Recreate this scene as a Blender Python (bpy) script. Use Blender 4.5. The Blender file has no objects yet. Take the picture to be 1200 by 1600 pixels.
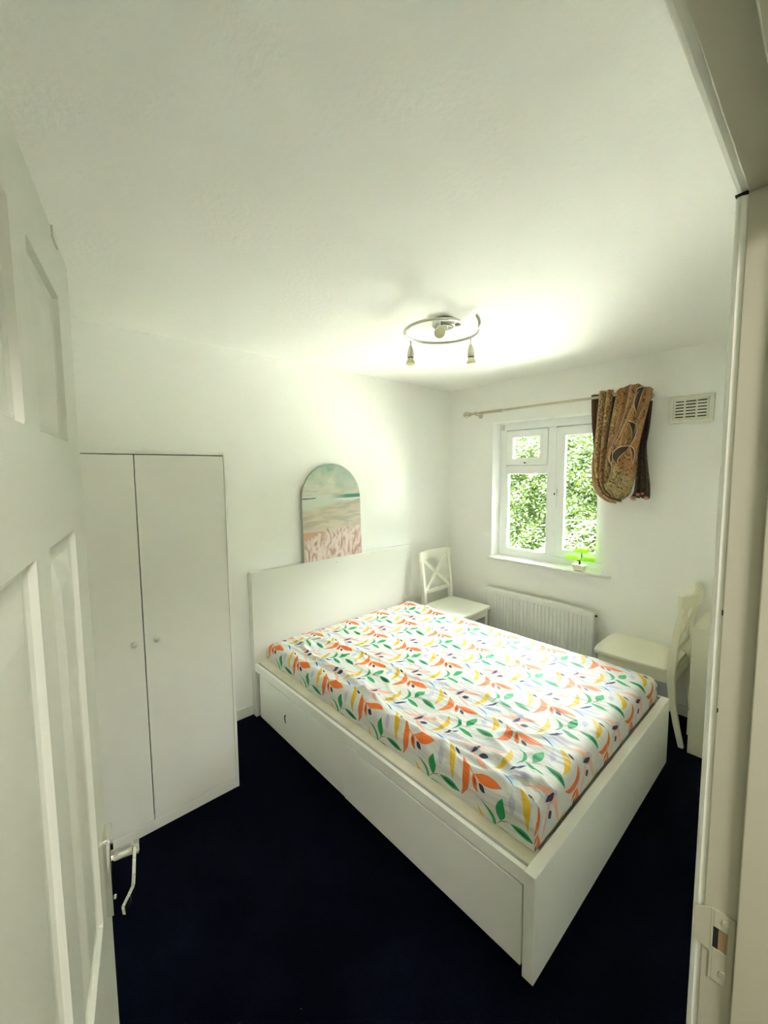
import bpy, bmesh, math, random
import numpy as np
from mathutils import Vector, Matrix

C = bpy.context.scene.collection
S = bpy.context.scene
R = math.radians

# ------------------------------------------------------------------ camera, world, lights, exposure
cam_d = bpy.data.cameras.new('camera')
cam = bpy.data.objects.new('camera', cam_d); C.objects.link(cam); S.camera = cam
F_PX, PPX, PPY = 645.847, 595.91, 790.43
yaw, pit, rol = R(41.997), R(4.867), R(-0.484)
Fv = Vector((-math.cos(yaw)*math.cos(pit), math.sin(yaw)*math.cos(pit), -math.sin(pit)))
Rv = Fv.cross(Vector((0, 0, 1))).normalized(); Uv = Rv.cross(Fv)
R2 = Rv*math.cos(rol)+Uv*math.sin(rol); U2 = -Rv*math.sin(rol)+Uv*math.cos(rol)
m = Matrix((R2, U2, -Fv)).transposed().to_4x4(); m.translation = Vector((2.61527, -0.26948, 1.66922))
cam.matrix_world = m
cam_d.sensor_fit = 'AUTO'; cam_d.sensor_width = 36
cam_d.lens = F_PX*36/1600
cam_d.shift_x = (600-PPX)/1600; cam_d.shift_y = (PPY-800)/1600
cam_d.clip_start = 0.01; cam_d.clip_end = 200

SKY = 24.0
SUN = 24.0
HALL = 7.0
w = bpy.data.worlds.new('overcast_sky'); S.world = w; w.use_nodes = True
nt = w.node_tree; bg = nt.nodes['Background']
bg.inputs[0].default_value = (0.93, 0.97, 1.0, 1); bg.inputs[1].default_value = SKY

def light(name, typ, loc, rot, energy, color=(1, 1, 1), **k):
    d = bpy.data.lights.new(name, typ); d.energy = energy; d.color = color
    for a, b in k.items(): setattr(d, a, b)
    o = bpy.data.objects.new(name, d); C.objects.link(o); o.location = loc; o.rotation_euler = rot
    return o
# sun high behind the house: lights the greenery and the paving that bounces it indoors
light('sun', 'SUN', (0, 0, 8), (R(2), R(1), 0), SUN, (1, .95, .82), angle=R(2))
# unseen fill light added on the landing behind the camera
light('landing_fill', 'AREA', (3.35, -0.15, 2.36), (0, 0, 0), HALL, (1, .96, .89), shape='DISK', size=0.35)
# window portal guides sky sampling
po = light('window_portal', 'AREA', (0.958, 3.30, 1.48), (R(-90), 0, 0), 1, shape='RECTANGLE', size=0.98, size_y=1.24)
po.data.cycles.is_portal = True

S.view_settings.view_transform = 'Standard'; S.view_settings.look = 'None'
S.view_settings.gamma = 1; S.view_settings.use_curve_mapping = False
S.view_settings.exposure = 2.03
try:
    S.cycles.max_bounces = 14; S.cycles.diffuse_bounces = 10; S.cycles.glossy_bounces = 4
    S.cycles.transparent_max_bounces = 12; S.cycles.sample_clamp_indirect = 0
    S.cycles.use_denoising = True
except Exception: pass

# ------------------------------------------------------------------ materials
MATS = {}
def nodes(name):
    mt = bpy.data.materials.new(name); mt.use_nodes = True
    return mt, mt.node_tree, mt.node_tree.nodes['Principled BSDF']
def paint(name, col, rough=.5, bump=0., scale=60., stretch=(1, 1, 1), var=0., spec=.4, metal=0., detail=4, vscale=3., dist=.002):
    if name in MATS: return MATS[name]
    mt, t, b = nodes(name); N = t.nodes.new; L = t.links.new
    b.inputs['Base Color'].default_value = (*col, 1); b.inputs['Roughness'].default_value = rough
    b.inputs['Specular IOR Level'].default_value = spec; b.inputs['Metallic'].default_value = metal
    tc = N('ShaderNodeTexCoord'); mp = N('ShaderNodeMapping'); mp.inputs['Scale'].default_value = stretch
    L(tc.outputs['Object'], mp.inputs[0])
    if bump > 0:
        n = N('ShaderNodeTexNoise'); n.inputs['Scale'].default_value = scale; n.inputs['Detail'].default_value = detail
        L(mp.outputs[0], n.inputs['Vector'])
        bm = N('ShaderNodeBump'); bm.inputs['Strength'].default_value = bump; bm.inputs['Distance'].default_value = dist
        L(n.outputs[0], bm.inputs['Height']); L(bm.outputs[0], b.inputs['Normal'])
    if var > 0:
        n2 = N('ShaderNodeTexNoise'); n2.inputs['Scale'].default_value = vscale; n2.inputs['Detail'].default_value = 3
        L(mp.outputs[0], n2.inputs['Vector'])
        cr = N('ShaderNodeValToRGB'); cr.color_ramp.elements[0].position = .3; cr.color_ramp.elements[1].position = .7
        cr.color_ramp.elements[0].color = (col[0]*(1-var), col[1]*(1-var*1.05), col[2]*(1-var*1.5), 1)
        cr.color_ramp.elements[1].color = (*col, 1)
        L(n2.outputs[0], cr.inputs[0]); L(cr.outputs[0], b.inputs['Base Color'])
    MATS[name] = mt; return mt

WALL = paint('wall_emulsion', (.90, .90, .87), .75, .25, 45, var=.035, vscale=1.6)
CEIL = paint('ceiling_emulsion', (.88, .88, .84), .8, .45, 60, var=.03, vscale=1.2, detail=6, dist=.004)
GLOSS = paint('gloss_paint', (.80, .81, .74), .35, .15, 14, stretch=(1, 1, .3), var=.03)
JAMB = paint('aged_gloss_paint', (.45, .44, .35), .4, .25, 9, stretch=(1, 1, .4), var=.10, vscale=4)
GRAIN = paint('grained_door_paint', (.62, .64, .57), .38, .55, 90, stretch=(1, 1, .035), var=.02, detail=5, dist=.0012)
FOIL = paint('white_foil', (.92, .92, .86), .42, .04, 200, var=.02)
WARD = paint('wardrobe_melamine', (.91, .91, .85), .5, .05, 250, var=.02)
CREAM = paint('cream_lacquer', (.72, .715, .645), .3, .05, 120)
CHAIRM = paint('chair_lacquer', (.86, .85, .75), .32, .08, 60, stretch=(.3, 1, 1))
CHAIR2M = paint('chair_lacquer_yellowed', (.80, .78, .63), .36, .08, 60)
LEDGE = paint('stained_ledge', (.84, .80, .68), .45, .05, 90, var=.2, vscale=9)
GREYSTRIP = paint('grey_strip', (.42, .42, .43), .45)
UPVC = paint('white_upvc', (.88, .90, .89), .25)
RADP = paint('radiator_enamel', (.84, .84, .78), .3)
CHROME = paint('chrome', (.80, .80, .76), .08, metal=1.)
SATIN = paint('satin_nickel', (.62, .60, .52), .28, metal=1.)
BRASS = paint('antique_rod_metal', (.62, .56, .42), .35, metal=.8)
BULB = paint('frosted_lamp_glass', (.80, .76, .52), .35)
BLACK = paint('black_plastic', (.02, .02, .02), .4)
DARK = paint('dark_void', (.012, .012, .012), .9)
VENTM = paint('vent_plastic', (.76, .76, .66), .5, .2, 60, var=.10, vscale=20)
POT = paint('ivory_pot', (.82, .80, .62), .5, .3, 60)
TWIG = paint('black_twig', (.02, .015, .01), .6)
PUFF = paint('lime_needles', (.50, .85, .05), .6)
BARK = paint('branch_bark', (.05, .035, .028), .8, .5, 30)
CANVAS_EDGE = paint('picture_edge', (.45, .48, .38), .7)
RUST = paint('rust_mark', (.30, .20, .10), .8)

def carpet_mat():
    mt, t, b = nodes('navy_carpet'); N = t.nodes.new; L = t.links.new
    tc = N('ShaderNodeTexCoord')
    n = N('ShaderNodeTexNoise'); n.inputs['Scale'].default_value = 350; n.inputs['Detail'].default_value = 3
    n2 = N('ShaderNodeTexNoise'); n2.inputs['Scale'].default_value = 3
    L(tc.outputs['Object'], n.inputs['Vector']); L(tc.outputs['Object'], n2.inputs['Vector'])
    cr = N('ShaderNodeValToRGB'); cr.color_ramp.elements[0].color = (.0006, .0015, .005, 1); cr.color_ramp.elements[1].color = (.0013, .0032, .011, 1)
    L(n2.outputs[0], cr.inputs[0])
    v = N('ShaderNodeTexVoronoi'); v.inputs['Scale'].default_value = 9; L(tc.outputs['Object'], v.inputs['Vector'])
    lt = N('ShaderNodeMath'); lt.operation = 'LESS_THAN'; lt.inputs[1].default_value = .022; L(v.outputs['Distance'], lt.inputs[0])
    mx = N('ShaderNodeMix'); mx.data_type = 'RGBA'; L(lt.outputs[0], mx.inputs[0]); L(cr.outputs[0], mx.inputs[6]); mx.inputs[7].default_value = (.10, .10, .10, 1)
    L(mx.outputs[2], b.inputs['Base Color'])
    bm = N('ShaderNodeBump'); bm.inputs['Strength'].default_value = 1; bm.inputs['Distance'].default_value = .004
    L(n.outputs[0], bm.inputs['Height']); L(bm.outputs[0], b.inputs['Normal'])
    b.inputs['Roughness'].default_value = 1; b.inputs['Specular IOR Level'].default_value = 0.05
    return mt
CARPET = carpet_mat()

def glass_mat():
    mt, t, b = nodes('window_glass'); N = t.nodes.new; L = t.links.new
    t.nodes.remove(b); out = t.nodes['Material Output']
    tr = N('ShaderNodeBsdfTransparent'); tr.inputs[0].default_value = (.95, .98, .96, 1)
    gl = N('ShaderNodeBsdfGlossy'); gl.inputs['Roughness'].default_value = .02
    fr = N('ShaderNodeFresnel'); fr.inputs[0].default_value = 1.35
    mx = N('ShaderNodeMixShader'); L(fr.outputs[0], mx.inputs[0]); L(tr.outputs[0], mx.inputs[1]); L(gl.outputs[0], mx.inputs[2])
    L(mx.outputs[0], out.inputs[0]); return mt
GLASS = glass_mat()

PAT = [
    ('lightblue',1.849,1.124,1.126,0.059,0.0111,0.0006),
    ('lightblue',1.855,1.042,-0.149,0.047,0.0150,0.0067),
    ('lightblue',1.728,1.051,0.921,0.045,0.0100,0.0007),
    ('lilac',1.876,1.082,0.315,0.048,0.0130,0.0079),
    ('lilac',1.900,0.970,-1.166,0.030,0.0130,0.0030),
    ('stemlilac',1.886,1.005,-1.166,0.020,0.0022,0.0020),
    ('lilac',1.994,1.102,1.469,0.044,0.0190,-0.0024),
    ('pink',1.683,1.109,0.437,0.109,0.0120,-0.0009),
    ('pink',1.725,1.048,-0.439,0.060,0.0085,-0.0022),
    ('stem',1.876,1.199,0.630,0.037,0.0016,0.0089),
    ('green_leaf',1.803,1.184,2.046,0.059,0.0080,-0.0334),
    ('green_leaf',1.864,1.245,1.559,0.042,0.0190,-0.0005),
    ('green_leaf',1.954,1.211,-0.170,0.052,0.0150,0.0016),
    ('green_dark',1.953,1.213,-0.148,0.038,0.0045,-0.0018),
    ('green_leaf',1.891,1.163,-0.208,0.046,0.0120,0.0010),
    ('mustard',1.770,1.127,1.673,0.083,0.0125,-0.0275),
    ('mustard',1.935,0.978,-1.043,0.076,0.0125,0.0222),
    ('navy',1.847,1.118,1.095,0.038,0.0068,-0.0004),
    ('blue',1.845,1.040,-0.326,0.037,0.0038,0.0059),
    ('navy',1.952,1.028,-0.339,0.018,0.0050,-0.0013),
    ('navy',1.996,1.092,1.449,0.030,0.0085,-0.0024),
    ('navy',2.042,1.077,0.507,0.019,0.0125,0.0007),
    ('orange',1.673,1.270,1.782,0.076,0.0165,-0.0380),
    ('orange',1.794,1.312,0.105,0.057,0.0190,-0.0009),
    ('orange',1.749,1.282,-0.996,0.032,0.0100,-0.0010),
    ('rust',1.747,1.285,-0.996,0.016,0.0040,-0.0010),
    ('navy',1.782,1.279,-0.559,0.019,0.0085,0.0005),
    ('orange',1.700,1.325,-0.426,0.047,0.0022,-0.0065),
]
PCOL = dict(green_leaf=(.012,.33,.10), green_dark=(.008,.05,.04), mustard=(.72,.46,.02), lightblue=(.58,.70,.80), navy=(.045,.035,.10),
            blue=(.08,.14,.38), lilac=(.50,.49,.62), stemlilac=(.55,.60,.72), pink=(.83,.42,.31), orange=(.80,.17,.025), rust=(.35,.06,.01), stem=(.16,.14,.05))
def sheet_mat():
    mt, t, b = nodes('leaf_print_cotton'); N = t.nodes.new; L = t.links.new
    uv = N('ShaderNodeUVMap'); uv.uv_map = 'cloth'
    TX, TY = .3225, .318
    cur = None
    base = (.67, .665, .63, 1)
    wob = N('ShaderNodeTexNoise'); wob.inputs['Scale'].default_value = 26; wob.inputs['Detail'].default_value = 1
    L(uv.outputs[0], wob.inputs['Vector'])
    ws = N('ShaderNodeVectorMath'); ws.operation = 'SUBTRACT'; L(wob.outputs['Color'], ws.inputs[0]); ws.inputs[1].default_value = (.5, .5, .5)
    wm = N('ShaderNodeVectorMath'); wm.operation = 'MULTIPLY_ADD'; L(ws.outputs[0], wm.inputs[0]); wm.inputs[1].default_value = (.006, .006, 0); L(uv.outputs[0], wm.inputs[2])
    for k, (c, cx, cy, ang, ln, wd, bd) in enumerate(PAT):
        sb = N('ShaderNodeVectorMath'); sb.operation = 'SUBTRACT'; L(wm.outputs[0], sb.inputs[0]); sb.inputs[1].default_value = (cx, cy, 0)
        wr = N('ShaderNodeVectorMath'); wr.operation = 'WRAP'; L(sb.outputs[0], wr.inputs[0])
        wr.inputs[1].default_value = (TX/2, TY/2, 1); wr.inputs[2].default_value = (-TX/2, -TY/2, -1)
        mp = N('ShaderNodeMapping'); mp.vector_type = 'TEXTURE'; L(wr.outputs[0], mp.inputs[0])
        mp.inputs['Rotation'].default_value = (0, 0, ang); mp.inputs['Scale'].default_value = (ln, wd, 1)
        sx = N('ShaderNodeSeparateXYZ'); L(mp.outputs[0], sx.inputs[0])
        # t = 1-u^2
        u2 = N('ShaderNodeMath'); u2.operation = 'MULTIPLY'; L(sx.outputs[0], u2.inputs[0]); L(sx.outputs[0], u2.inputs[1])
        tt = N('ShaderNodeMath'); tt.operation = 'SUBTRACT'; tt.inputs[0].default_value = 1; L(u2.outputs[0], tt.inputs[1])
        vv = N('ShaderNodeMath'); vv.operation = 'MULTIPLY_ADD'; L(tt.outputs[0], vv.inputs[0]); vv.inputs[1].default_value = -bd/wd; L(sx.outputs[1], vv.inputs[2])
        ab = N('ShaderNodeMath'); ab.operation = 'ABSOLUTE'; L(vv.outputs[0], ab.inputs[0])
        lt = N('ShaderNodeMath'); lt.operation = 'LESS_THAN'; L(ab.outputs[0], lt.inputs[0]); L(tt.outputs[0], lt.inputs[1])
        mx = N('ShaderNodeMix'); mx.data_type = 'RGBA'; L(lt.outputs[0], mx.inputs[0])
        if cur is None: mx.inputs[6].default_value = base
        else: L(cur, mx.inputs[6])
        mx.inputs[7].default_value = (*PCOL[c], 1); cur = mx.outputs[2]
    L(cur, b.inputs['Base Color']); b.inputs['Roughness'].default_value = .55; b.inputs['Specular IOR Level'].default_value = .3
    n = N('ShaderNodeTexNoise'); n.inputs['Scale'].default_value = 5; n.inputs['Detail'].default_value = 5; n.inputs['Distortion'].default_value = 1.2
    mp = N('ShaderNodeMapping'); mp.inputs['Scale'].default_value = (.8, 2.4, 1); mp.inputs['Rotation'].default_value = (0, 0, .25)
    L(uv.outputs[0], mp.inputs[0]); L(mp.outputs[0], n.inputs['Vector'])
    bm = N('ShaderNodeBump'); bm.inputs['Strength'].default_value = .85; bm.inputs['Distance'].default_value = .018
    L(n.outputs[0], bm.inputs['Height']); L(bm.outputs[0], b.inputs['Normal'])
    return mt
SHEET = sheet_mat()

def curtain_mat(name, base, mid, dark, sc=1.0):
    mt, t, b = nodes(name); N = t.nodes.new; L = t.links.new
    tc = N('ShaderNodeTexCoord'); mp = N('ShaderNodeMapping'); L(tc.outputs['Object'], mp.inputs[0])
    mp.inputs['Scale'].default_value = (sc, sc, sc*.8)
    n = N('ShaderNodeTexNoise'); n.inputs['Scale'].default_value = 34; n.inputs['Detail'].default_value = 2; n.inputs['Distortion'].default_value = 2.6
    L(mp.outputs[0], n.inputs['Vector'])
    v = N('ShaderNodeTexWave'); v.wave_type = 'RINGS'; v.inputs['Scale'].default_value = 5; v.inputs['Distortion'].default_value = 14; v.inputs['Detail'].default_value = 2; v.inputs['Detail Scale'].default_value = 3
    L(mp.outputs[0], v.inputs['Vector'])
    c1 = N('ShaderNodeValToRGB'); e = c1.color_ramp.elements
    e[0].position = .40; e[0].color = (*dark, 1); e[1].position = .47; e[1].color = (*mid, 1)
    x = e.new(.55); x.color = (*base, 1); x = e.new(.66); x.color = (*mid, 1); x = e.new(.70); x.color = (*dark, 1)
    L(n.outputs[0], c1.inputs[0])
    c2 = N('ShaderNodeValToRGB'); c2.color_ramp.elements[0].position = .80; c2.color_ramp.elements[1].position = .88
    L(v.outputs['Fac'], c2.inputs[0])
    mx = N('ShaderNodeMix'); mx.data_type = 'RGBA'; L(c2.outputs[0], mx.inputs[0]); L(c1.outputs[0], mx.inputs[6]); mx.inputs[7].default_value = (mid[0]*.7, mid[1]*.45, mid[2]*.35, 1)
    L(mx.outputs[2], b.inputs['Base Color']); b.inputs['Roughness'].default_value = .65
    b.inputs['Sheen Weight'].default_value = .3
    bm = N('ShaderNodeBump'); bm.inputs['Strength'].default_value = .4; bm.inputs['Distance'].default_value = .003; L(n.outputs[0], bm.inputs['Height']); L(bm.outputs[0], b.inputs['Normal'])
    return mt
CUR_GOLD = curtain_mat('gold_damask', (.50, .36, .13), (.36, .22, .07), (.09, .045, .02))
CUR_RUST = curtain_mat('rust_paisley', (.40, .24, .07), (.33, .13, .03), (.05, .022, .015), .8)
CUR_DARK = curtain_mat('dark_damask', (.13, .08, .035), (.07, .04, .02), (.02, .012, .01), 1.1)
def shapes_over(t, vec, cur, shp, cols):
    N = t.nodes.new; L = t.links.new
    for c, cx, cy, ang, ln, wd, bd in shp:
        mp = N('ShaderNodeMapping'); mp.vector_type = 'TEXTURE'; L(vec, mp.inputs[0]); mp.inputs['Location'].default_value = (cx, cy, 0)
        mp.inputs['Rotation'].default_value = (0, 0, ang); mp.inputs['Scale'].default_value = (ln, wd, 1)
        sx = N('ShaderNodeSeparateXYZ'); L(mp.outputs[0], sx.inputs[0])
        u2 = N('ShaderNodeMath'); u2.operation = 'MULTIPLY'; L(sx.outputs[0], u2.inputs[0]); L(sx.outputs[0], u2.inputs[1])
        tt = N('ShaderNodeMath'); tt.operation = 'SUBTRACT'; tt.inputs[0].default_value = 1; L(u2.outputs[0], tt.inputs[1])
        vv = N('ShaderNodeMath'); vv.operation = 'MULTIPLY_ADD'; L(tt.outputs[0], vv.inputs[0]); vv.inputs[1].default_value = -bd/wd; L(sx.outputs[1], vv.inputs[2])
        ab = N('ShaderNodeMath'); ab.operation = 'ABSOLUTE'; L(vv.outputs[0], ab.inputs[0])
        lt = N('ShaderNodeMath'); lt.operation = 'LESS_THAN'; L(ab.outputs[0], lt.inputs[0]); L(tt.outputs[0], lt.inputs[1])
        mx = N('ShaderNodeMix'); mx.data_type = 'RGBA'; L(lt.outputs[0], mx.inputs[0]); L(cur, mx.inputs[6])
        mx.inputs[7].default_value = (*cols[c], 1); cur = mx.outputs[2]
    return cur
def swag_mat():
    mt, t, b = nodes('paisley_swag'); N = t.nodes.new; L = t.links.new
    uv = N('ShaderNodeUVMap'); uv.uv_map = 'cloth'
    n = N('ShaderNodeTexNoise'); n.inputs['Scale'].default_value = 27; n.inputs['Detail'].default_value = 3; n.inputs['Distortion'].default_value = 2.0; L(uv.outputs[0], n.inputs['Vector'])
    def ramp(stops):
        c = N('ShaderNodeValToRGB'); e = c.color_ramp.elements
        e[0].position, e[0].color = stops[0][0], (*stops[0][1], 1); e[1].position, e[1].color = stops[-1][0], (*stops[-1][1], 1)
        for p_, q_ in stops[1:-1]: x = e.new(p_); x.color = (*q_, 1)
        L(n.outputs[0], c.inputs[0]); return c.outputs[0]
    gold = ramp([(.38, (.07, .035, .015)), (.43, (.28, .19, .07)), (.53, (.44, .34, .14)), (.61, (.28, .18, .06)), (.65, (.08, .04, .015))])
    rust = ramp([(.37, (.07, .03, .012)), (.43, (.30, .12, .03)), (.54, (.34, .18, .05)), (.61, (.18, .06, .02)), (.67, (.38, .27, .11))])
    sp = N('ShaderNodeSeparateXYZ'); L(uv.outputs[0], sp.inputs[0])
    mr = N('ShaderNodeMapRange'); mr.inputs[1].default_value = .36; mr.inputs[2].default_value = .44
    ad = N('ShaderNodeMath'); ad.operation = 'MULTIPLY_ADD'; L(sp.outputs[0], ad.inputs[0]); ad.inputs[1].default_value = -.35; L(sp.outputs[1], ad.inputs[2]); L(ad.outputs[0], mr.inputs[0])
    mx = N('ShaderNodeMix'); mx.data_type = 'RGBA'; L(mr.outputs[0], mx.inputs[0]); L(rust, mx.inputs[6]); L(gold, mx.inputs[7])
    CR, DK = 'c', 'd'; sh = [(CR, .118, .155, 1.906, .165, .0025, .004), (DK, .100, .150, 1.906, .165, .0025, .004)]
    for cx, cy, an, ln, wd, bd in ((.172, .070, 1.75, .065, .017, .022), (.150, .235, 1.2, .060, .019, -.030), (.128, .345, 2.2, .070, .022, .036), (.045, .35, 1.9, .060, .007, -.014), (.195, .33, 1.2, .045, .009, -.016)):
        sh += [(CR, cx, cy, an, ln+.006, wd+.0042, bd), (DK, cx, cy, an, ln, wd, bd)]
    sh += [(CR, .150, .070, 1.9, .030, .0022, .010), (CR, .118, .262, 1.6, .022, .0028, .014), (CR, .128, .268, 1.6, .016, .0024, -.010),
           (CR, .165, .330, .4, .024, .0026, .010), (CR, .170, .150, 2.2, .040, .0022, -.012), (CR, .185, .20, 1.3, .040, .0022, .010)]
    cur = shapes_over(t, uv.outputs[0], mx.outputs[2], sh, dict(c=(.55, .42, .22), d=(.045, .022, .018)))
    L(cur, b.inputs['Base Color']); b.inputs['Roughness'].default_value = .65; b.inputs['Sheen Weight'].default_value = .3
    bm = N('ShaderNodeBump'); bm.inputs['Strength'].default_value = .4; bm.inputs['Distance'].default_value = .003; L(n.outputs[0], bm.inputs['Height']); L(bm.outputs[0], b.inputs['Normal'])
    return mt
SWAG = swag_mat()
CUR_BACK = paint('curtain_lining_brown', (.42, .24, .12), .8, .2, 90, var=.2, vscale=20)
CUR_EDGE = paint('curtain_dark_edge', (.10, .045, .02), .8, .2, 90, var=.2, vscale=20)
PETAL = paint('fringe_pink', (.55, .30, .20), .7); BEAD = paint('fringe_red', (.16, .01, .015), .5)

def beach_mat():
    mt, t, b = nodes('beach_print'); N = t.nodes.new; L = t.links.new
    uv = N('ShaderNodeUVMap'); uv.uv_map = 'print'
    sp = N('ShaderNodeSeparateXYZ'); L(uv.outputs[0], sp.inputs[0])
    def mth(op, a, b_=None, c=None):
        n = N('ShaderNodeMath'); n.operation = op
        for i, v in enumerate((a, b_, c)):
            if v is None: continue
            if isinstance(v, (int, float)): n.inputs[i].default_value = v
            else: L(v, n.inputs[i])
        return n.outputs[0]
    def noise(scale, st=(1, 1, 1), rot=0, dist=0, det=5):
        mp = N('ShaderNodeMapping'); mp.inputs['Scale'].default_value = st; mp.inputs['Rotation'].default_value = (0, 0, rot); L(uv.outputs[0], mp.inputs[0])
        n = N('ShaderNodeTexNoise'); n.inputs['Scale'].default_value = scale; n.inputs['Detail'].default_value = det; n.inputs['Distortion'].default_value = dist; L(mp.outputs[0], n.inputs['Vector'])
        return n.outputs[0]
    def mix(f, a, b_):
        n = N('ShaderNodeMix'); n.data_type = 'RGBA'
        if isinstance(f, (int, float)): n.inputs[0].default_value = f
        else: L(f, n.inputs[0])
        for i, v in ((6, a), (7, b_)):
            if isinstance(v, tuple): n.inputs[i].default_value = (*v, 1)
            else: L(v, n.inputs[i])
        return n.outputs[2]
    def step(v, lo, hi):
        n = N('ShaderNodeMapRange'); n.clamp = True; L(v, n.inputs[0]); n.inputs[1].default_value = lo; n.inputs[2].default_value = hi; return n.outputs[0]
    u, v = sp.outputs[0], sp.outputs[1]
    # sky with clouds
    cl = mth('MULTIPLY_ADD', noise(3.2, (1, 1.5, 1), 0, .6, 8), .55, mth('MULTIPLY', v, -.9))
    sky = mix(step(cl, -.62, -.42), (.26, .42, .34), (.62, .62, .50))
    sky = mix(step(noise(5, (1, 6, 1)), .5, .7), sky, (.46, .50, .42))
    # sea / wet sand / sand
    sand = mix(step(noise(3, (1, 7, 1), 0, .4), .42, .6), (.66, .58, .46), (.50, .44, .37))
    wob = mth('MULTIPLY_ADD', noise(4, (1, 1, 1)), .05, v)
    im = mix(step(v, .30, .34), (.66, .58, .46), sand)
    im = mix(step(mth('MULTIPLY_ADD', u, -.12, wob), .50, .56), im, (.62, .66, .58))
    seam = mth('MULTIPLY', mth('GREATER_THAN', v, .635), mth('LESS_THAN', v, .672))
    im = mix(mth('MULTIPLY', seam, step(u, .45, .75)), im, (.05, .28, .23))
    foam = mth('MULTIPLY', mth('GREATER_THAN', wob, .635), mth('LESS_THAN', wob, .650))
    im = mix(mth('MULTIPLY', foam, step(u, .5, .7)), im, (.80, .82, .76))
    im = mix(mth('MULTIPLY', mth('MULTIPLY', mth('GREATER_THAN', wob, .662), mth('LESS_THAN', wob, mth('MULTIPLY_ADD', noise(30), .02, .664))), mth('LESS_THAN', u, .22)), im, (.12, .13, .10))
    im = mix(mth('GREATER_THAN', v, .672), im, sky)
    # pampas grass
    gr = mix(step(noise(4, (2.2, 1.3, 1), -.6, 2.2, 9), .34, .56), (.40, .19, .13), (.74, .62, .57))
    gr = mix(step(noise(9, (2, .8, 1), -.9, 1.2, 8), .5, .8), gr, (.70, .50, .42))
    top = mth('MULTIPLY_ADD', noise(6, (1.2, .5, 1), -.4, .8), .28, mth('MULTIPLY_ADD', u, .10, .10))
    im = mix(mth('LESS_THAN', v, top), im, gr)
    im2 = mth('MULTIPLY', mth('LESS_THAN', v, .30), mth('LESS_THAN', u, .45))
    im = mix(mth('MULTIPLY', im2, mth('GREATER_THAN', v, top)), im, (.62, .36, .22))
    L(im, b.inputs['Base Color']); b.inputs['Roughness'].default_value = .6
    return mt
BEACH = beach_mat()

def leaf_mat(name, a, b_, c):
    mt, t, b = nodes(name); N = t.nodes.new; L = t.links.new
    g = N('ShaderNodeNewGeometry'); cr = N('ShaderNodeValToRGB'); e = cr.color_ramp.elements
    e[0].color = (*a, 1); e[1].color = (*c, 1); x = e.new(.55); x.color = (*b_, 1)
    L(g.outputs['Random Per Island'], cr.inputs[0]); L(cr.outputs[0], b.inputs['Base Color'])
    b.inputs['Roughness'].default_value = .45
    tl = N('ShaderNodeBsdfTranslucent'); L(cr.outputs[0], tl.inputs[0])
    mx = N('ShaderNodeMixShader'); mx.inputs[0].default_value = .3; L(b.outputs[0], mx.inputs[1]); L(tl.outputs[0], mx.inputs[2])
    L(mx.outputs[0], t.nodes['Material Output'].inputs[0]); return mt
LEAF = leaf_mat('hedge_leaves', (.007, .019, .004), (.020, .038, .0035), (.038, .050, .0035))
LEAF2 = leaf_mat('tree_leaves', (.010, .024, .010), (.020, .042, .010), (.036, .060, .012))
BOUNCE = paint('bounce_paving', (.68, .66, .60), .9, .3, 30)  # kept pale so it reflects sunlight in through the window
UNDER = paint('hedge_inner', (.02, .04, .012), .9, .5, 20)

# ------------------------------------------------------------------ geometry helpers
def link(name, me, mat, parent=None, smooth=False, bevel=0., seg=2, subd=0):
    o = bpy.data.objects.new(name, me); C.objects.link(o)
    if mat:
        for mm in (mat if isinstance(mat, (list, tuple)) else [mat]): me.materials.append(mm)
    if parent: o.parent = parent
    if smooth:
        me.polygons.foreach_set('use_smooth', [True]*len(me.polygons))
    if bevel > 0:
        md = o.modifiers.new('bevel', 'BEVEL'); md.width = bevel; md.segments = seg; md.limit_method = 'ANGLE'; md.angle_limit = R(40)
        md.harden_normals = False
    if subd:
        md = o.modifiers.new('sub', 'SUBSURF'); md.levels = subd; md.render_levels = subd
    return o
def tag(o, label=None, cat=None, group=None, kind=None):
    if label: o['label'] = label
    if cat: o['category'] = cat
    if group: o['group'] = group
    if kind: o['kind'] = kind
    return o
def empty(name, loc=(0, 0, 0), rz=0, **k):
    o = bpy.data.objects.new(name, None); C.objects.link(o); o.location = loc; o.rotation_euler = (0, 0, rz); o.empty_display_size = .1
    return tag(o, **k)
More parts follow.
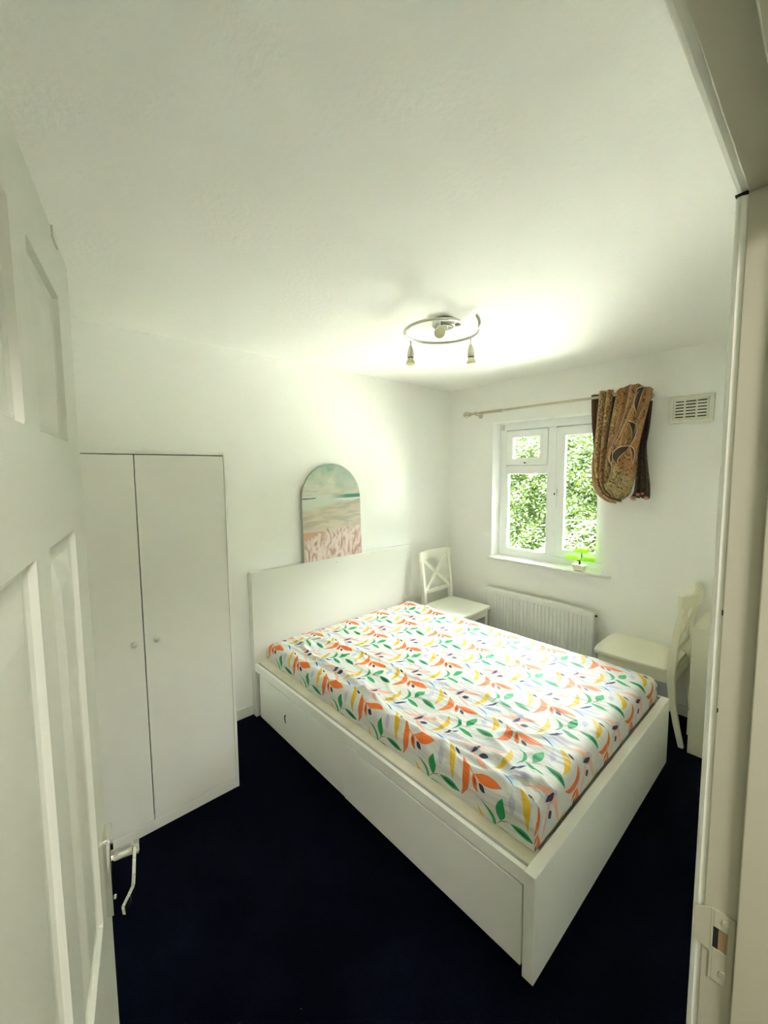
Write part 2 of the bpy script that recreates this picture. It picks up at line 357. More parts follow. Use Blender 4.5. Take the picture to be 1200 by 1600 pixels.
class MB:
    def __init__(s): s.v = []; s.f = []
    def add(s, v, f):
        n = len(s.v); s.v += [tuple(p) for p in v]; s.f += [tuple(i+n for i in q) for q in f]; return s
    def box(s, x0, x1, y0, y1, z0, z1):
        return s.add([(x0,y0,z0),(x1,y0,z0),(x1,y1,z0),(x0,y1,z0),(x0,y0,z1),(x1,y0,z1),(x1,y1,z1),(x0,y1,z1)],
                     [(0,3,2,1),(4,5,6,7),(0,1,5,4),(1,2,6,5),(2,3,7,6),(3,0,4,7)])
    def prism(s, poly, axis, a, b):
        # poly 2D list; axis 'x','y','z' extrusion
        n = len(poly); V = []
        for h in (a, b):
            for p, q in poly:
                V.append({'x': (h, p, q), 'y': (p, h, q), 'z': (p, q, h)}[axis])
        F = [tuple(range(n)), tuple(range(2*n-1, n-1, -1))]+[(i, i+n, (i+1) % n+n, (i+1) % n) for i in range(n)]
        return s.add(V, F)
    def lathe(s, prof, c=(0, 0, 0), seg=20, M=None):
        V = []; F = []; n = len(prof)
        for i in range(seg):
            a = 2*math.pi*i/seg
            for r, z in prof: V.append(Vector((r*math.cos(a), r*math.sin(a), z)))
        for i in range(seg):
            j = (i+1) % seg
            for k in range(n-1): F.append((i*n+k, j*n+k, j*n+k+1, i*n+k+1))
        if M is None: M = Matrix.Identity(4)
        V = [(M @ p)+Vector(c) for p in V]
        return s.add(V, F)
    def tube(s, pts, r, seg=8, cap=True):
        pts = [Vector(p) for p in pts]; rr = r if isinstance(r, (list, tuple)) else [r]*len(pts)
        V = []; F = []; up = None
        for i, p in enumerate(pts):
            d = (pts[min(i+1, len(pts)-1)]-pts[max(i-1, 0)]).normalized()
            if up is None: up = d.orthogonal().normalized()
            up = (up-d*up.dot(d)).normalized(); sd = d.cross(up)
            for k in range(seg):
                a = 2*math.pi*k/seg; V.append(p+(up*math.cos(a)+sd*math.sin(a))*rr[i])
        for i in range(len(pts)-1):
            for k in range(seg):
                k2 = (k+1) % seg; F.append((i*seg+k, i*seg+k2, (i+1)*seg+k2, (i+1)*seg+k))
        if cap: F.append(tuple(range(seg-1, -1, -1))); F.append(tuple((len(pts)-1)*seg+k for k in range(seg)))
        return s.add(V, F)
    def beam(s, a, b, w, h, up=(0, 0, 1)):
        a, b = Vector(a), Vector(b); d = (b-a).normalized(); u = Vector(up); sd = d.cross(u).normalized(); u = sd.cross(d)
        V = [p+sd*i*w/2+u*j*h/2 for p in (a, b) for i, j in ((-1, -1), (1, -1), (1, 1), (-1, 1))]
        return s.add(V, [(0,1,2,3),(7,6,5,4),(0,4,5,1),(1,5,6,2),(2,6,7,3),(3,7,4,0)])
    def ring(s, o0, o1, i0, i1, ya, yb):
        # rectangular frame in xz, outer (x0,x1,z0,z1)=o0,o1 ; inner ; from y=ya(front) to yb(back)
        O = [(o0[0], o0[1]), (o1[0], o0[1]), (o1[0], o1[1]), (o0[0], o1[1])]
        I = [(i0[0], i0[1]), (i1[0], i0[1]), (i1[0], i1[1]), (i0[0], i1[1])]
        V = [(x, y, z) for y in (ya, yb) for P in (O, I) for x, z in P]
        F = []
        for k in range(4):
            l = (k+1) % 4
            F += [(k, l, l+4, k+4), (k+8, k+12, l+12, l+8), (k, k+8, l+8, l), (k+4, l+4, l+12, k+12)]
        return s.add(V, F)
    def build(s, name, mat, parent=None, fix=True, **k):
        me = bpy.data.meshes.new(name); me.from_pydata([tuple(p) for p in s.v], [], s.f)
        if fix:
            bm = bmesh.new(); bm.from_mesh(me); bmesh.ops.recalc_face_normals(bm, faces=bm.faces); bm.to_mesh(me); bm.free()
        me.update(); return link(name, me, mat, parent, **k)
def boxo(name, mat, parent, *a, **k): return MB().box(*a).build(name, mat, parent, **k)
def grid(name, fn, nu, nv, mat, parent=None, uv=None, uvname='cloth', thick=0, fix=False, kind=None):
    V = []; UV = []
    for i in range(nu+1):
        for j in range(nv+1):
            r = fn(i/nu, j/nv)
            if uv: V.append(r[:3]); UV.append(r[3:5])
            else: V.append(r[:3])
    F = [(i*(nv+1)+j, (i+1)*(nv+1)+j, (i+1)*(nv+1)+j+1, i*(nv+1)+j+1) for i in range(nu) for j in range(nv)]
    me = bpy.data.meshes.new(name); me.from_pydata(V, [], F)
    if uv:
        ul = me.uv_layers.new(name=uvname); idx = np.zeros(len(me.loops), int); me.loops.foreach_get('vertex_index', idx)
        ul.data.foreach_set('uv', np.array(UV)[idx].ravel())
    o = link(name, me, mat, parent, smooth=True)
    if thick:
        md = o.modifiers.new('solid', 'SOLIDIFY'); md.thickness = thick; md.offset = 0
    return o

def loc(mb, c):  # shift builder to local
    mb.v = [(x-c[0], y-c[1], z-c[2]) for x, y, z in mb.v]; return mb

# ------------------------------------------------------------------ setting
XL, XR = -0.02, 2.522          # headboard wall, door wall (room side)
W, YN = 3.029, -0.55           # window wall, near wall
H = 2.445
JY, HY = 0.431, -0.339         # latch jamb face, hinge jamb face
OX0, OX1, OZ0, OZ1 = .476, 1.44, .850, 2.09
floor = tag(boxo('floor', CARPET, None, XL-.15, 4.2, -1.5, W+.0, -.12, 0), 'dark navy carpet covering the whole floor', kind='structure')
ceiling = tag(boxo('ceiling', CEIL, None, XL-.15, 4.2, -1.5, W+.28, H, H+.15), 'white stippled ceiling', kind='structure')
tag(boxo('wall_left', WALL, None, XL-.15, XL, YN-.15, W+.28, 0, H), 'plain white wall behind the headboard', kind='structure')
wb = MB().box(XL, OX0, W, W+.28, 0, H).box(OX1, 4.2, W, W+.28, 0, H).box(OX0, OX1, W, W+.28, 0, OZ0).box(OX0, OX1, W, W+.28, OZ1, H)
tag(wb.build('wall_back', WALL, None), 'white wall with the window and air vent', kind='structure')
tag(boxo('wall_front', WALL, None, XL, XR, YN-.15, YN, 0, H), 'white wall behind the wardrobe end', kind='structure')
wr = MB().box(XR, XR+.12, JY+.03, W, 0, H).box(XR, XR+.12, -1.5, HY-.03, 0, H).box(XR, XR+.12, HY-.03, JY+.03, 2.035, H)
tag(wr.build('wall_right', WALL, None), 'white wall holding the doorway', kind='structure')
# landing beyond the doorway (closes the light in)
HALLW = paint('landing_emulsion', (.86, .85, .78), .8, .2, 40)
tag(boxo('wall_landing_far', HALLW, None, 4.0, 4.15, -1.5, W, 0, H), 'landing wall', kind='structure')
tag(boxo('wall_landing_side', HALLW, None, XR+.12, 4.0, -1.65, -1.5, 0, H), 'landing side wall', kind='structure')
tag(boxo('wall_landing_end', HALLW, None, XR+.12, 4.0, 1.5, 1.6, 0, H), 'landing end wall', kind='structure')

def skirting(name, *a): return tag(boxo(name, GLOSS, None, *a, bevel=.004), 'white painted skirting board', kind='structure')
skirting('baseboard_left', XL, XL+.014, YN, W, 0, .072)
skirting('baseboard_back', XL+.014, XR, W-.014, W, 0, .072)
skirting('baseboard_right', XR-.014, XR, JY+.11, W-.014, 0, .072)
# door frame: lining with rebate and stop, room-side architrave
fr = empty('trim_1', (0, 0, 0), kind='structure')
tag(fr, label='white painted door frame with strike plate on the right')
def jamb_prof(sign, y):   # plan polygon of the lining: stop proud of the rebate
    return [(XR-.003, y), (XR+.034, y), (XR+.034, y-.012*sign), (XR+.085, y-.012*sign), (XR+.085, y), (XR+.122, y), (XR+.122, y+.03*sign), (XR-.003, y+.03*sign)]
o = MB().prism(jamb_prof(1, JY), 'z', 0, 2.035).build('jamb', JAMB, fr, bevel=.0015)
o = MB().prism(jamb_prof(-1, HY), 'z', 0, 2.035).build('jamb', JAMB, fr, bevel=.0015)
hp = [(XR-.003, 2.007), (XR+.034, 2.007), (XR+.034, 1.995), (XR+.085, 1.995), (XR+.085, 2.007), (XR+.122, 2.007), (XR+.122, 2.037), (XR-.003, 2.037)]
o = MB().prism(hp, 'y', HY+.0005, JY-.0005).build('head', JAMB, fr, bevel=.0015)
ARCH = .062
def arch_prof(a, s):  # (x, lateral): rounded inner edge, thickness 17 mm
    return [(XR, a), (XR-.010, a), (XR-.015, a+.003*s), (XR-.017, a+.010*s), (XR-.016, a+.040*s), (XR-.010, a+(ARCH-.004)*s), (XR, a+ARCH*s)]
MB().prism(arch_prof(JY+.004, 1), 'z', 0, 2.010).build('architrave', GLOSS, fr, bevel=.0015)
MB().prism(arch_prof(HY-.004, -1), 'z', 0, 2.010).build('architrave', GLOSS, fr, bevel=.0015)
MB().prism(arch_prof(2.0125, 1), 'y', HY-.066, JY+.066).build('architrave', GLOSS, fr, bevel=.0015)
# gap crack between head and jamb
MB().prism([(XR-.0165, 2.0095), (XR-.001, 2.0065), (XR-.001, 2.0125), (XR-.0165, 2.0112)], 'y', JY+.0032, JY+.010).build('crack', DARK, fr)
# chips in the paint
boxo('paint_chip', DARK, fr, XR-.0035, XR-.0018, JY-.0006, JY+.001, 1.472, 1.479)
boxo('paint_chip', DARK, fr, XR-.002, XR-.0006, JY-.0006, JY+.001, 1.336, 1.342)
# strike plate
stp = MB()
sx0, sx1, sz0, sz1 = XR+.006, XR+.0325, .945, 1.052
hx0, hx1, hz0, hz1 = XR+.009, XR+.025, .994, 1.026
stp.box(sx0, hx0, JY-.002, JY, sz0, sz1).box(hx1, sx1, JY-.002, JY, sz0, sz1).box(hx0, hx1, JY-.002, JY, sz0, hz0).box(hx0, hx1, JY-.002, JY, hz1, sz1)
stp.prism([(sx0, .985), (sx0-.018, .99), (sx0-.020, 1.04), (sx0, 1.052)], 'y', JY-.002, JY)
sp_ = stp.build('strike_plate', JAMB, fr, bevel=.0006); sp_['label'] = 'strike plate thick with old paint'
boxo('latch_hole', RUST, fr, hx0, hx1, JY-.0006, JY+.004, hz0, hz1)['label'] = 'rusty dark latch hole'
boxo('latch_shadow', DARK, fr, hx0, hx0+.006, JY-.0012, JY+.003, hz0, hz1)
for z in (.962, 1.040):
    MB().lathe([(0, .0035), (.004, .0035), (.0048, .002), (.0048, 0)], (0, 0, 0), 12, Matrix.Translation((XR+.022, JY, z)) @ Matrix.Rotation(R(90), 4, 'X')).build('screw_head', JAMB, fr)

# door leaf (six moulded panels), opened into the room
door = empty('door_1', (2.5108, HY, 0), math.atan2(.21597, -.97640), kind='structure')
door['label'] = 'open white wood-grained six-panel door on the left'
# local frame: +x along leaf, camera-facing normal is world (.216,.976) -> local -y
DW, DH, DT = .726, 1.982, .040
cols = [(.105, .388), (.447, .622)]; rows = [(.205, .83), (.985, 1.592), (1.712, 1.902)]
prof = [(0, 0), (.004, .006), (.010, .0085), (.017, .008), (.022, .0075), (.052, .0015), (.056, .0010)]
def bp(iv, lo, hi):
    s = {lo, hi}
    for a, b in iv:
        for d, _ in prof: s.add(round(a+d, 5)); s.add(round(b-d, 5))
    return sorted(s)
def pdepth(x, z):
    for a, b in cols:
        for c, d in rows:
            if a <= x <= b and c <= z <= d:
                e = min(x-a, b-x, z-c, d-z)
                return float(np.interp(e, [p[0] for p in prof], [p[1] for p in prof]))
    return 0.
xs, zs = bp(cols, 0, DW), bp(rows, 0.005, DH)
leaf = MB()
for side in (-1, 1):
    V = []; F = []
    for x in xs:
        for z in zs:
            dd = pdepth(x, z); V.append((x, (-dd if side == 1 else dd)+(0 if side == -1 else DT), z))
    n = len(zs)
    for i in range(len(xs)-1):
        for j in range(n-1):
            q = (i*n+j, (i+1)*n+j, (i+1)*n+j+1, i*n+j+1); F.append(q if side == -1 else q[::-1])
    leaf.add(V, F)
leaf.add([(0,0,.005),(DW,0,.005),(DW,0,DH),(0,0,DH),(0,DT,.005),(DW,DT,.005),(DW,DT,DH),(0,DT,DH)], [(0,4,5,1),(1,5,6,2),(2,6,7,3),(3,7,4,0)])
leaf.build('door_leaf', GRAIN, door, fix=False)
def handle(side):
    h = MB(); s = side; y0 = 0 if s < 0 else DT
    Y = lambda d: y0+s*d
    h.prism([(.668, .948), (.706, .948), (.708, .952), (.708, 1.078), (.706, 1.082), (.668, 1.082), (.666, 1.078), (.666, .952)], 'y', Y(0), Y(.0105))
    o = h.build('handle_plate', CHROME, door, bevel=.0012)
    l = MB(); zc = 1.035; xc = .688
    l.lathe([(.0, 0), (.009, 0), (.009, .030), (.011, .031), (.011, .040), (0, .041)], (0, 0, 0), 16, Matrix.Translation((xc, Y(.009), zc)) @ Matrix.Rotation(R(90 if s < 0 else -90), 4, 'X'))
    pts = [(xc+.006, Y(.042), zc), (xc-.03, Y(.0425), zc-.001), (xc-.06, Y(.0425), zc-.002), (xc-.078, Y(.0420), zc-.003), (xc-.090, Y(.037), zc-.004), (xc-.104, Y(.030), zc-.006)]
    for a, b in zip(pts[:-1], pts[1:]): l.beam(a, b, .005, .016)
    l.build('handle_lever', CHROME, o, bevel=.001)
    for z in (.962, 1.066):
        MB().lathe([(0, .002), (.003, .002), (.0042, 0)], (0, 0, 0), 10, Matrix.Translation((.687, Y(.0105), z)) @ Matrix.Rotation(R(90 if s < 0 else -90), 4, 'X')).build('screw', CHROME, o)
handle(-1); handle(1)
# over-door hook strap
hk = empty('over_door_hook', (2.5108, HY, 0), math.atan2(.21597, -.97640), label='small metal hook strap over the top of the open door', cat='hook')
k = MB(); k.box(.600, .636, -.0022, DT+.002, DH, DH+.002); k.box(.600, .636, -.0022, 0, DH-.012, DH+.002); k.box(.600, .636, DT, DT+.002, DH-.05, DH)
k.build('strap', SATIN, hk)
MB().tube([(.618, DT+.002, DH-.045), (.618, DT+.025, DH-.05), (.618, DT+.035, DH-.035)], .003).build('hook', SATIN, hk)

# ------------------------------------------------------------------ window
win = empty('window_1', (0, 0, 0), kind='structure'); win['label'] = 'white plastic window with one fanlight and one casement'
FY = W+.13
ms = []
f = MB(); f.ring((OX0, OZ0+.012), (OX1, OZ1), (OX0+.062, .925), (OX1-.045, 2.025), FY, FY+.06)
f.build('window_frame', UPVC, win, bevel=.003)
MB().box(.935, 1.006, FY-.001, FY+.06, .925, 2.025).build('mullion', UPVC, win, bevel=.004)
MB().box(.538, .935, FY-.001, FY+.06, 1.640, 1.705).build('transom', UPVC, win, bevel=.004)
def sash(x0, x1, z0, z1, wd, y):
    o = MB().ring((x0, z0), (x1, z1), (x0+wd, z0+wd*.92), (x1-wd, z1-wd*.92), y, y+.045).build('casement', UPVC, win, bevel=.004)
    MB().ring((x0+wd*.72, z0+wd*.66), (x1-wd*.72, z1-wd*.66), (x0+wd+.006, z0+wd*.92+.006), (x1-wd-.006, z1-wd*.92-.006), y-.004, y+.02).build('bead', UPVC, o, bevel=.0015)
    MB().ring((x0+wd+.0005, z0+wd*.92+.0005), (x1-wd-.0005, z1-wd*.92-.0005), (x0+wd+.004, z0+wd*.92+.004), (x1-wd-.004, z1-wd*.92-.004), y+.018, y+.03).build('gasket', BLACK, o)
    MB().box(x0+wd, x1-wd, y+.020, y+.024, z0+wd*.92, z1-wd*.92).build('pane', GLASS, win)
    return o
s1 = sash(.544, .934, 1.708, 2.016, .062, FY-.012)
s2 = sash(1.010, 1.425, .930, 2.016, .070, FY-.012)
MB().ring((.536, .925), (.937, 1.642), (.562, .948), (.930, 1.628), FY-.006, FY+.03).build('bead', UPVC, win, bevel=.003)
MB().box(.56, .932, FY+.02, FY+.024, .945, 1.63).build('pane', GLASS, win)
# handles
MB().ring((.534, 1.700), (.940, 2.030), (.558, 1.724), (.920, 2.002), FY+.034, FY+.058).build('rebate', UPVC, win)
MB().ring((1.000, .920), (1.441, 2.030), (1.024, .946), (1.408, 2.002), FY+.034, FY+.058).build('rebate', UPVC, win)
h = MB(); h.box(.715, .775, FY-.022, FY-.012, 1.722, 1.736); h.box(.740, .752, FY-.034, FY-.020, 1.722, 1.738); h.beam((.700, FY-.034, 1.724), (.79, FY-.036, 1.728), .010, .012)
h.build('casement_handle', UPVC, s1, bevel=.002)
boxo('handle_button', BLACK, s1, .735, .752, FY-.042, FY-.030, 1.722, 1.733)
h = MB(); h.box(1.018, 1.034, FY-.022, FY-.012, 1.44, 1.52); h.beam((1.026, FY-.035, 1.50), (1.030, FY-.040, 1.35), .014, .011, (0, 1, 0)); h.box(1.018, 1.034, FY-.038, FY-.02, 1.47, 1.50)
h.build('casement_handle', UPVC, s2, bevel=.002)
boxo('handle_button', BLACK, s2, 1.012, 1.024, FY-.042, FY-.032, 1.455, 1.470)
b = MB().lathe([(0, 0), (.014, 0), (.016, .006), (.012, .018), (0, .022)], (0, 0, 0), 16, Matrix.Translation((.502, FY, 2.055)) @ Matrix.Rotation(R(90), 4, 'X')); b.box(.488, .516, FY-.004, FY, 2.03, 2.075)
tag(b.build('blind_bracket', VENTM, None, bevel=.001), 'small cream blind bracket in the top left corner of the window', 'bracket')
sl = MB().prism([(W+.13, OZ0), (W-.036, OZ0), (W-.042, OZ0+.004), (W-.042, OZ0+.018), (W-.036, OZ0+.022), (W+.13, OZ0+.022)], 'x', OX0+.0005, OX1-.0005)
sl.box(.455, OX0, W-.040, W, OZ0, OZ0+.022).box(OX1, 1.508, W-.040, W, OZ0, OZ0+.022)
sl.build('window_sill', GLOSS, win)
SILLZ = OZ0+.022

# outside sill & greenery
ground = tag(boxo('ground', BOUNCE, None, -16, 22, W+.28, 16, -.4, -.25), 'unseen pale paving added to bounce light indoors', kind='structure')  # out of view; added to throw light up onto the ceiling
def leaves(name, fn, n, size, mat, parent, seed=1):
    rg = np.random.default_rng(seed); P = fn(rg, n)
    az = rg.uniform(0, 6.28, n); tl = rg.uniform(-1.0, .5, n)
    d = np.stack([np.cos(az)*np.cos(tl), np.sin(az)*np.cos(tl), np.sin(tl)], 1)
    q = rg.normal(size=(n, 3)); sd = np.cross(d, q); sd /= np.linalg.norm(sd, axis=1)[:, None]
    s = size*rg.uniform(.6, 1.3, n)[:, None]
    V = np.stack([P, P+d*s*.5+sd*s*.22, P+d*s, P+d*s*.5-sd*s*.22], 1).reshape(-1, 3)
    F = np.arange(4*n).reshape(-1, 4)
    me = bpy.data.meshes.new(name); me.from_pydata(V.tolist(), [], F.tolist()); me.update()
    o = link(name, me, mat, parent); o['kind'] = 'stuff'; return o
def lump(x, z, s):
    return .30*math.sin(1.7*x+s)*math.cos(1.9*z+s*2)+.18*math.sin(4.1*x+2*z+s)+.12*math.cos(5.3*z-1.7*x)
HYD = W+5.0
HO = (-1.4, HYD, -.25); TO = (-2.4, HYD+2.2, -.25)
def sub(p, o): return (p[0]-o[0], p[1]-o[1], p[2]-o[2])
hed = empty('hedge', HO, label='bright yellow-green leafy hedge outside the window', cat='hedge')
def body(a, b_, y0, x0, x1, z0, z1, s):
    x = x0+(x1-x0)*a; z = z0+(z1-z0)*b_
    back = max(0, (b_-.8)/.2)**2*1.2
    return (x, y0+lump(x, z, s)*.8+back+.12, z)
grid('hedge_body', lambda a, b_: sub(body(a, b_, HYD, -12, 16, -.25, 2.35, 0), HO), 130, 36, UNDER, hed)  # hedge carried on unseen to both sides to block low sky
def hf(rg, n):
    x = rg.uniform(-5.2, 1.6, n); z = rg.uniform(-.2, 2.45, n)
    cl = .13*np.sin(9*x+3*z)*np.cos(8*z-2*x)
    y = HYD+.8*(.30*np.sin(1.7*x)*np.cos(1.9*z)+.18*np.sin(4.1*x+2*z)+.12*np.cos(5.3*z-1.7*x))+cl-rg.uniform(0, .22, n)+np.clip((z-1.8)/.6, 0, 1)**2*.9+.08
    return np.stack([x-HO[0], y-HO[1], z-HO[2]], 1)
leaves('leaves', hf, 120000, .078, LEAF, hed, 3)
tr = empty('tree', TO, label='darker green tree rising behind the hedge', cat='tree')
grid('crown', lambda a, b_: sub(body(a, b_, HYD+2.2, -16, 22, -.25, 5.0, 2), TO), 120, 30, UNDER, tr)  # widened far past the view to keep low sky light out
def tf(rg, n):
    x = rg.uniform(-7, 2, n); z = rg.uniform(1.6, 5.1, n)
    y = HYD+2.2+.8*(.30*np.sin(1.7*x+2)*np.cos(1.9*z+4)+.18*np.sin(4.1*x+2*z+2)+.12*np.cos(5.3*z-1.7*x))-rg.uniform(-.05, .35, n)+np.clip((z-4)/1.0, 0, 1)**2*1.2
    return np.stack([x-TO[0], y-TO[1], z-TO[2]], 1)
leaves('leaves', tf, 50000, .12, LEAF2, tr, 5)
rnd = random.Random(4)
bc = Vector((-.62, HYD-.62, .40))
bk = MB()
for i in range(14):
    a = Vector((bc.x+rnd.uniform(-.45, .35), bc.y+rnd.uniform(-.1, .15), bc.z+rnd.uniform(-.25, .35))); d = Vector((rnd.uniform(.15, .7), rnd.uniform(-.15, .1), rnd.uniform(-.1, .45)))
    bk.tube([a-d*.5, a+Vector((0, 0, .03)), a+d*.6], [.011, .008, .004], 6)
o = loc(bk, HO).build('branches', BARK, hed); o['kind'] = 'stuff'; o['label'] = 'bare brown twigs in a gap of the hedge'

# ------------------------------------------------------------------ air vent
vt = empty('air_vent', (1.945, W, 2.05), label='cream plastic air vent grille high on the wall right of the curtain', cat='vent')
VC = (1.945, W, 2.05)
loc(MB().ring((1.826, 1.962), (2.064, 2.138), (1.850, 1.985), (2.036, 2.114), W-.012, W), VC).build('vent_frame', VENTM, vt, bevel=.004)
loc(MB().box(1.850, 2.036, W-.003, W-.0005, 1.985, 2.114), VC).build('vent_backing', DARK, vt)
nz = 7
for i in range(nz):
    zz = 1.990+i*(.119/(nz-1))
    loc(MB().beam((1.850, W-.007, zz), (2.036, W-.007, zz), .009, .0125), VC).build('slat', VENTM, vt)
for xx in (1.856, 1.911, 1.974, 2.031):
    loc(MB().box(xx-.0045, xx+.0045, W-.0125, W-.002, 1.985, 2.114), VC).build('vent_bar', VENTM, vt)
# ------------------------------------------------------------------ radiator
rad = empty('radiator', (.955, W-.06, 0), label='white ribbed panel radiator under the window', cat='radiator')
RX0, RX1, RZ0, RZ1 = .480, 1.432, .12, .592
n = 28; V = []; pr = []
pw = (RX1-RX0-.05)/n
pr.append((RX0, -.004)); pr.append((RX0+.004, 0)); pr.append((RX0+.024, 0))
for i in range(n):
    a = RX0+.025+i*pw
    pr += [(a+.001, .007), (a+.006, .007), (a+.010, 0), (a+pw-.001, 0)]
pr += [(RX1-.024, 0), (RX1-.004, 0), (RX1, -.004)]
yf = W-.098
zz = [(RZ0, 0, .006), (RZ0+.006, 0, 0), (RZ0+.035, 0, 0), (RZ0+.050, 1, 0), (RZ1-.050, 1, 0), (RZ1-.035, 0, 0), (RZ1-.005, 0, 0), (RZ1, 0, .006)]
V = [(x-.955, yf+max(d, 0)*g+o_+(.006 if d < 0 else 0)-(W-.06), z) for z, g, o_ in zz for x, d in pr]; m_ = len(pr)
F = [(j*m_+i, j*m_+i+1, (j+1)*m_+i+1, (j+1)*m_+i) for j in range(len(zz)-1) for i in range(m_-1)]
MB().add(V, F).build('front_panel', RADP, rad, fix=False)
RCC = (.955, W-.06, 0)
loc(MB().box(RX0, RX1, yf+.010, yf+.022, RZ0, RZ1-.002), RCC).build('rear_plate', RADP, rad)
loc(MB().box(RX0, RX1, yf+.004, yf+.055, RZ1-.004, RZ1+.002).box(RX0-.001, RX0+.002, yf+.004, yf+.055, RZ0, RZ1).box(RX1-.002, RX1+.001, yf+.004, yf+.055, RZ0, RZ1), RCC).build('casing', RADP, rad, bevel=.001)
for x in (.60, 1.30): loc(MB().box(x-.015, x+.015, yf+.022, W-.0015, .2, .54), RCC).build('bracket', RADP, rad)
for x in (RX0-.018, RX1+.018):
    loc(MB().tube([(x, W-.07, 0), (x, W-.07, .15)], .0075, 10), RCC).build('pipe', RADP, rad)
loc(MB().tube([(RX1+.018, W-.07, .13), (RX1-.01, W-.07, .15)], .008, 10).lathe([(0, 0), (.015, 0), (.015, .045), (0, .048)], (RX1+.018, W-.07, .14)), RCC).build('valve', RADP, rad)
loc(MB().tube([(RX0-.018, W-.07, .13), (RX0+.01, W-.07, .15)], .008, 10).lathe([(0, 0), (.012, 0), (.012, .03), (0, .032)], (RX0-.018, W-.07, .14)), RCC).build('valve', RADP, rad)
loc(MB().lathe([(0, 0), (.008, 0), (.008, .014), (0, .015)], (0, 0, 0), 12, Matrix.Translation((RX1+.0, W-.07, RZ1-.03)) @ Matrix.Rotation(R(90), 4, 'Y')), RCC).build('bleed_plug', BLACK, rad)['label'] = 'black bleed plug'

# ------------------------------------------------------------------ curtain rod and curtain
RY = W-.09
rod = empty('curtain_rod', (.25, RY, 2.185), label='slim metal curtain rod with caged ball finial above the window', cat='curtain rod')
RC_ = (.25, RY, 2.185)
loc(MB().tube([(.28, RY, 2.180), (1.735, RY, 2.1855)], .0095, 12), RC_).build('rod', BRASS, rod, smooth=True)
loc(MB().tube([(.40, RY, 2.1805), (.62, RY, 2.1813)], .0125, 12), RC_).build('sleeve', BRASS, rod, smooth=True)
loc(MB().lathe([(0, 0), (.016, 0), (.018, .004), (.012, .010), (.016, .018), (0, .02)], (0, 0, 0), 16, Matrix.Translation((.275, RY, 2.180)) @ Matrix.Rotation(R(90), 4, 'Y')), RC_).build('collar', BRASS, rod, smooth=True)
fin = MB(); L0 = .065
for k_ in range(6):
    a = math.pi*k_/3
    pts = []
    for i in range(9):
        t_ = i/8; rr = .027*math.sin(math.pi*t_)**.8 if 0 < t_ < 1 else 0; ph = a+t_*1.3
        pts.append((.278-L0*t_, RY+rr*math.cos(ph), 2.180+rr*math.sin(ph)))
    fin.tube(pts, .0028, 6)
loc(fin, RC_).build('finial_cage', BRASS, rod, smooth=True)
loc(MB().lathe([(0, -.010), (.007, -.007), (.010, 0), (.007, .007), (0, .010)], (.246, RY, 2.180), 12), RC_).build('finial_bead', CHROME, rod, smooth=True)
for x in (.345, 1.715):
    loc(MB().tube([(x, RY, 2.170), (x, W-.004, 2.165)], .006, 8).tube([(x, W-.006, 2.165), (x, W, 2.165)], .022, 14).lathe([(.0095, -.008), (.0145, -.008), (.0145, .008), (.0095, .008), (.0095, -.008)], (0, 0, 0), 16, Matrix.Translation((x, RY, 2.182)) @ Matrix.Rotation(R(90), 4, 'Y')), RC_).build('rod_bracket', BRASS, rod)

CC = (1.55, RY, 2.2)
cur = empty('curtain', CC, label='gold and brown patterned curtain, short and bunched up at the rod end', cat='curtain')
def interp(pts, t):
    n = len(pts)-1; x = t*n; i = min(int(x), n-1); f = x-i
    p0 = pts[max(i-1, 0)]; p1 = pts[i]; p2 = pts[i+1]; p3 = pts[min(i+2, n)]
    return tuple(.5*((2*b)+(-a+c)*f+(2*a-5*b+4*c-d)*f*f+(-a+3*b-3*c+d)*f**3) for a, b, c, d in zip(p0, p1, p2, p3))
def pleat(name, path, wid, dep, y, mat):   # path (x,z); rounded pleat, convex to the room
    def fn(a, b):
        x, z = interp(path, a); q = (b-.5)*2; ww = np.interp(a, [0, .5, .8, 1], wid)
        xa, za = interp(path, min(1, a+.02)); xb, zb = interp(path, max(0, a-.02)); dx, dz = xa-xb, za-zb; l = math.hypot(dx, dz) or 1
        nx, nz_ = -dz/l, dx/l
        yy = y-dep*math.cos(q*math.pi/2)*(1-.15*math.sin(9*a))
        return (x+nx*ww*q-CC[0], yy-CC[1], z+nz_*ww*q-CC[2])
    return grid(name, fn, 40, 10, mat, cur, thick=.003)
P1 = [(1.372,2.209),(1.380,2.007),(1.398,1.821),(1.422,1.635),(1.458,1.496),(1.54,1.439)]
P2 = [(1.443,2.221),(1.432,2.047),(1.420,1.82),(1.428,1.635),(1.458,1.52),(1.545,1.448)]
P3 = [(1.493,2.222),(1.474,2.042),(1.460,1.818),(1.456,1.635),(1.470,1.534),(1.55,1.455)]
P4 = [(1.552,2.195),(1.527,2.038),(1.503,1.816),(1.490,1.635),(1.490,1.543),(1.571,1.465)]
BL = [(1.392,1.86),(1.380,1.72),(1.392,1.60),(1.420,1.51),(1.475,1.455),(1.55,1.432)]
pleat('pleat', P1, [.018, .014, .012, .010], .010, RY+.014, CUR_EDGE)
pleat('pleat', BL, [.006, .022, .018, .012], .016, RY+.026, CUR_BACK)
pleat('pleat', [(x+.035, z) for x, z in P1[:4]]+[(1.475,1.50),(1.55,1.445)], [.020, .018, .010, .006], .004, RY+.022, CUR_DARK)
pleat('pleat', P2, [.024, .020, .014, .008], .030, RY-.0125, CUR_GOLD)
pleat('pleat', P3, [.022, .017, .013, .008], .034, RY-.0125, CUR_GOLD)
pleat('pleat', P4, [.018, .020, .018, .010], .022, RY-.0125, CUR_GOLD)
pleat('pleat', [(1.555,2.20),(1.540,2.04),(1.52,1.816),(1.51,1.66),(1.505,1.56),(1.575,1.475)], [.060, .050, .022, .010], .003, RY+.020, CUR_DARK)
